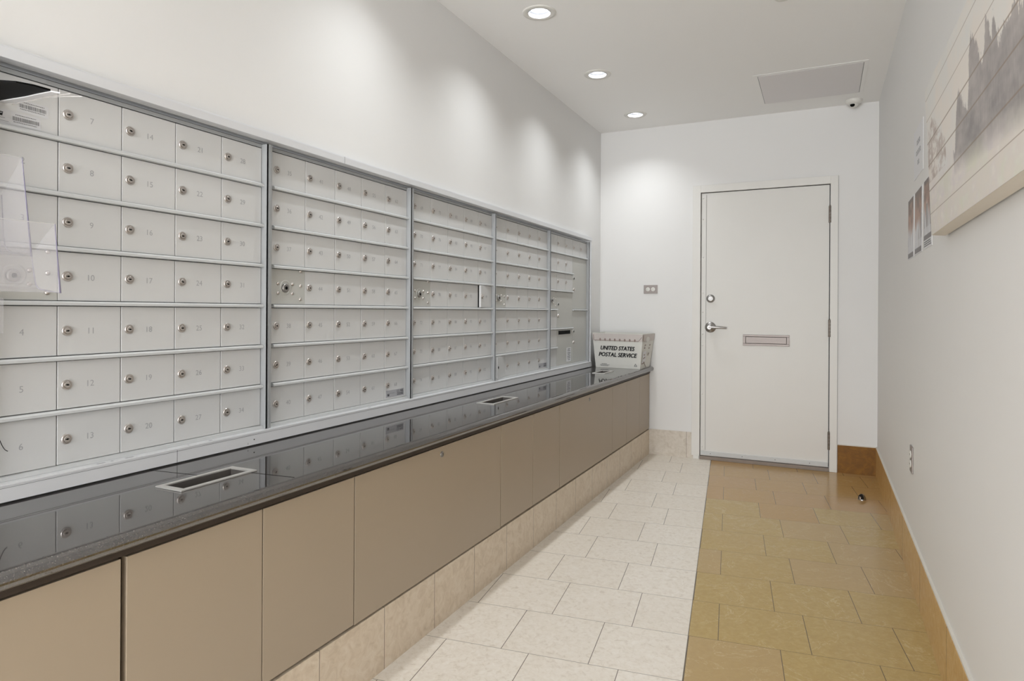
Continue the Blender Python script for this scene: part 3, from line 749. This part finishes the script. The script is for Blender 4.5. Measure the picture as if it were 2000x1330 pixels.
m.tube([face(0, .93, .80, .004), face(0, .98, .90, .004), face(1, .02, .97, .004)], .002, 6)
m.tube([face(1, .25, .20, .004), face(1, .55, .02, .004)], .0018, 6)
m.build('corner_flap_crease', PINK, t)

# ------------------------------------------------------------------ clear brochure rack at the left edge
t = thing('brochure_rack', 'clear acrylic brochure rack with stepped pockets at the left edge', 'brochure holder', (XD+.02, .74, 1.21))
def pocket(back, front, yn, yf, name):
    """profile in xz; back: list of points going down then out; front: going up. end panel at yf"""
    prof = back+front; th = .0025
    m = MB((prof[0][0], yf, prof[0][1]))
    n = len(prof)
    out = []
    for i in range(n):
        a = Vector(prof[max(i-1, 0)]); b = Vector(prof[min(i+1, n-1)]); d = (b-a).normalized(); nn = Vector((d.y, -d.x)); out.append(tuple(Vector(prof[i])+nn*-th))
    for i in range(n-1):
        q = [prof[i], prof[i+1], out[i+1], out[i]]
        m.prism(q, yn, yf, 'y', 0)
    o = m.build(name, ACR, t)
    k = MB((prof[0][0], yf, prof[0][1]))
    # end panel
    k.add([(p[0], yf-.001, p[1]) for p in prof], [tuple(range(n))]); k.build('end_panel', ACR, o)
    e = MB((prof[0][0], yf, prof[0][1]))
    e.tube([(p[0], yf, p[1]) for p in prof], [.0008]+[.0014]*(n-3)+[.0022, .0009], 6); e.build('edge', ACRE, o)
    e = MB((prof[0][0], yf, prof[0][1])); x, z = prof[-1]; e.tube([(x, yf, z), (x, yf-.03, z-.001), (x, yn, z-.001)], .0009, 6); e.build('top_edge', FILM, o)
    return o
pocket([(-1.722, 1.440), (-1.713, 1.345), (-1.707, 1.322), (-1.696, 1.311)], [(-1.680, 1.305), (-1.602, 1.293), (-1.641, 1.519)], .62, .86, 'pocket')
pocket([(-1.604, 1.300), (-1.590, 1.245), (-1.585, 1.230), (-1.576, 1.222)], [(-1.565, 1.219), (-1.495, 1.211), (-1.516, 1.362)], .62, .86, 'pocket')
m = MB(t.location); m.box(XT+.001, XT+.0035, .62, .80, 1.12, 1.86); m.box(XT+.001, XT+.0035, .795, .85, 1.12, 1.20); m.build('back_plate', ACR, t)
m = MB(t.location)
for y_, z_ in ((.842, 1.222), (.856, 1.196)):
    m.lathe((XD+.001, y_, z_), [(.006, 0), (.005, .003), (.001, .0045)], 'x', 12)
m.build('rivet', CHROME, t)
# dark film covered sheet jutting from the top of the rack
t = thing('curled_sheet', 'black glossy sheet in clear film curling out at the upper left edge', 'sheet', (-1.66, .84, 1.66))
def plate(poly, z0, z1, mt, nm):
    m = MB(t.location); m.prism(poly, z0, z1, 'z'); return m.build(nm, mt, t)
plate([(-1.70, .70), (-1.587, .787), (-1.562, .806), (-1.550, .835), (-1.549, .868), (-1.60, .866), (-1.64, .866), (-1.70, .861), (-1.733, .858), (-1.733, .72)], 1.660, 1.664, BLKFILM, 'black_sheet')
plate([(-1.733, .859), (-1.70, .862), (-1.64, .867), (-1.60, .867), (-1.549, .869), (-1.542, .884), (-1.60, .884), (-1.67, .880), (-1.733, .874)], 1.658, 1.661, PAPER, 'white_page')
m = MB(t.location); m.tube([(-1.733, .886, 1.660), (-1.66, .889, 1.660), (-1.59, .893, 1.661), (-1.54, .905, 1.664)], .0012, 6); m.tube([(-1.60, .893, 1.660), (-1.56, .905, 1.660), (-1.53, .925, 1.662)], .0010, 6)
m.build('film_edge', FILM, t)

# ------------------------------------------------------------------ plank painting
def fbm(x, y, s=1.): return noise.fractal((x*s, y*s, 3.1), 1., 2., 5)
TOP = [(2.52, 1.60), (2.045, 1.607), (2.009, 1.696), (1.967, 1.753), (1.925, 1.70), (1.869, 1.666), (1.84, 1.734), (1.831, 1.782), (1.802, 1.821), (1.743, 1.786), (1.724, 1.743), (1.697, 1.722),
       (1.672, 1.752), (1.657, 1.806), (1.632, 1.789), (1.608, 1.738), (1.594, 1.784), (1.57, 1.749), (1.555, 1.715), (1.5, 1.731), (1.474, 1.724), (1.437, 1.745), (1.387, 1.716), (1.30, 1.79), (1.24, 1.70), (1.12, 1.76), (1.0, 1.66), (.9, 1.70)]
def topline(y):
    for (a, za), (b, zb) in zip(TOP, TOP[1:]):
        if b <= y <= a: k = (a-y)/(a-b); return za+(zb-za)*k
    return 1.6
def lerp(a, b, k): k = max(0, min(1, k)); return tuple(p+(q-p)*k for p, q in zip(a, b))
G = [1.50, 1.575, 1.655, 1.727, 1.80, 1.868]
def paint_col(y, z):
    n1 = fbm(y, z, 6); n2 = fbm(y+7, z*2.2, 16); n3 = noise.noise((y*120, z*22, 0))
    c = lerp((230, 223, 215), (224, 223, 219), .5+n1*1.2)
    if z < 1.66: c = lerp(c, (220, 213, 211), (1.66-z)*8*(.6+n2))
    if z < 1.58: c = lerp(c, (220, 218, 202), (.5+n1*1.6)*.8)
    if z < 1.52: c = lerp(c, (224, 217, 208), .5+n2)
    # pale brown tree group at the left
    tl = 1.79-abs(y-2.40)*.55+n3*.03
    if 2.18 < y < 2.50 and 1.60 < z < tl and n2+n3*.6 > -.10: c = lerp(c, (184, 170, 162), .45+n2)
    rg = noise.noise((y*260, z*60, 4)); tl = topline(y+n3*.010+rg*.006)+n3*.016+rg*.012-.004
    lo = 1.60-(2.06-y)*.06
    if y < 2.07 and z < tl:
        k = 1 if z > lo else max(0, 1-(lo-z)/.06)
        c = lerp(c, lerp((166, 160, 158), (142, 137, 136), .35+n1+n3*.35+(tl-z)*1.5), k*(.90+.2*n2))
    for g in G:
        if abs(z-g) < .0014: c = lerp(c, (140, 124, 108), .75)
    return tuple(srgb(*c)[:3])+(1,)
def painted(name, P, nu, nv, colf, mt, parent, org):
    """P(a,b)->point, a,b in 0..1; colour per vertex"""
    me = bpy.data.meshes.new(name); org = Vector(org)
    vs = [tuple(Vector(P(i/nu, j/nv))-org) for j in range(nv+1) for i in range(nu+1)]
    fs = [(j*(nu+1)+i, j*(nu+1)+i+1, (j+1)*(nu+1)+i+1, (j+1)*(nu+1)+i) for j in range(nv) for i in range(nu)]
    me.from_pydata(vs, [], fs); me.materials.append(mt)
    ca = me.color_attributes.new('paint', 'FLOAT_COLOR', 'POINT')
    for j in range(nv+1):
        for i in range(nu+1): ca.data[j*(nu+1)+i].color = colf(i/nu, j/nv)
    return link(name, me, parent, org)
PY0, PY1, PZ0, PZ1 = 2.505, .92, 1.432, 1.905
XA, XB = .300, .320                                                    # front face at the top and at the bottom
t = thing('plank_painting', 'large wood plank painting of grey trees in mist on the right wall', 'painting', (XR-.03, 1.7, PZ0))
PM = attr_mat('painted_planks', .55)
def pf(a, b): return (XB+(XA-XB)*b, PY0+(PY1-PY0)*a, PZ0+(PZ1-PZ0)*b)
painted('painted_front', pf, 620, 230, lambda a, b: paint_col(PY0+(PY1-PY0)*a, PZ0+(PZ1-PZ0)*b), PM, t, t.location)
m = MB(t.location); e_ = .0006
m.hexa([(XB+e_, PY1, PZ0), (XR-.006, PY1, PZ0-.003), (XR-.006, PY0, PZ0-.003), (XB+e_, PY0, PZ0)], [(XA+e_, PY1, PZ1), (XR-.03, PY1, PZ1), (XR-.03, PY0, PZ1), (XA+e_, PY0, PZ1)])
m.build('wood_backing', CARD, t)

# ------------------------------------------------------------------ sheets taped to the right wall
def sheet(name, label, cat, y_far, y_near, z0, z1, group=None):
    t = thing(name, label, cat, (XR-.001, (y_far+y_near)/2, z0), group)
    m = MB(t.location); m.box(XR-.0016, XR-.0002, y_near, y_far, z0, z1); m.build('paper', PAPER, t); return t
t = sheet('paper_sign', 'white paper sign with three short lines of text above the picture sheets', 'sign', 3.365, 3.080, 1.760, 1.970)
m = MB(t.location); x = XR-.0022
for s_, z_, w_, h_ in (('FOR', 1.905, .085, .022), ('RENTAL CALL', 1.862, .15, .020), ('24/7', 1.823, .05, .018)): pass
for z_, words in ((1.905, (.026, .026, .030)), (1.862, (.03, .022, .028, .03)), (1.818, (.022, .02))):
    tot = sum(words)+.008*(len(words)-1); y = 3.222+tot/2
    for w_ in words:
        m.box(x, x+.0005, y-w_*.8, y, z_+.006, z_+.010); m.box(x, x+.0005, y-w_*.25, y, z_-.009, z_+.008); m.box(x, x+.0005, y-w_, y-w_*.55, z_-.010, z_-.004); m.box(x, x+.0005, y-w_*.9, y-w_*.7, z_-.004, z_+.008); y -= w_+.008
m.build('text_marks', mat('faint_print', srgb(158, 158, 160), .6), t)
PP = attr_mat('printed_picture', .4)
def pic_col(seed):
    def f(a, b):
        n = fbm(a*1.2+seed*3, b*2, 2.5); st = noise.noise((a*9+seed*5, b*1.2, 1))
        top = (112, 86, 70); mid = (168, 130, 110); low = (214, 214, 218)
        c = lerp(low, lerp(mid, top, (b-.6)*3+n), (b-.42-st*.22)*7)
        if st > .12 and b < .60: c = lerp(c, (112, 104, 102), min(1, (st-.12)*4)*(.7 if b > .2 else .3))
        if b > .93: c = lerp(c, (92, 76, 70), .8)
        if b < .085: c = (104, 98, 100)
        return srgb(*c)
    return f
SP = [(3.578, 3.366, 1.428, 1.704, 'leftmost of the three picture sheets on the right wall'), (3.330, 3.102, 1.430, 1.702, 'middle of the three picture sheets on the right wall'),
      (3.055, 2.835, 1.430, 1.702, 'rightmost picture sheet, partly hidden behind the plank painting')]
for i, (yf, yn, z0, z1, lb) in enumerate(SP):
    t = sheet('picture_sheet', lb, 'poster', yf, yn, z0, z1, 'picture sheets taped in a row on the right wall')
    mgn = .012; b0 = z0+.004 if i < 2 else z0+.034
    painted('printed_picture', lambda a, b: (XR-.0021, yf-mgn-(yf-yn-2*mgn)*a, b0+(z1-.004-b0)*b), 60, 80, pic_col(i+1), PP, t, t.location)
    if i == 2:
        m = MB(t.location)
        for k in range(3):
            y = yf-.02
            while y > yn+.03:
                w_ = random.uniform(.008, .02); m.box(XR-.0024, XR-.002, y-w_, y, z0+.008+k*.008, z0+.012+k*.008); y -= w_+.006
        m.build('text_marks', GREYINK, t)
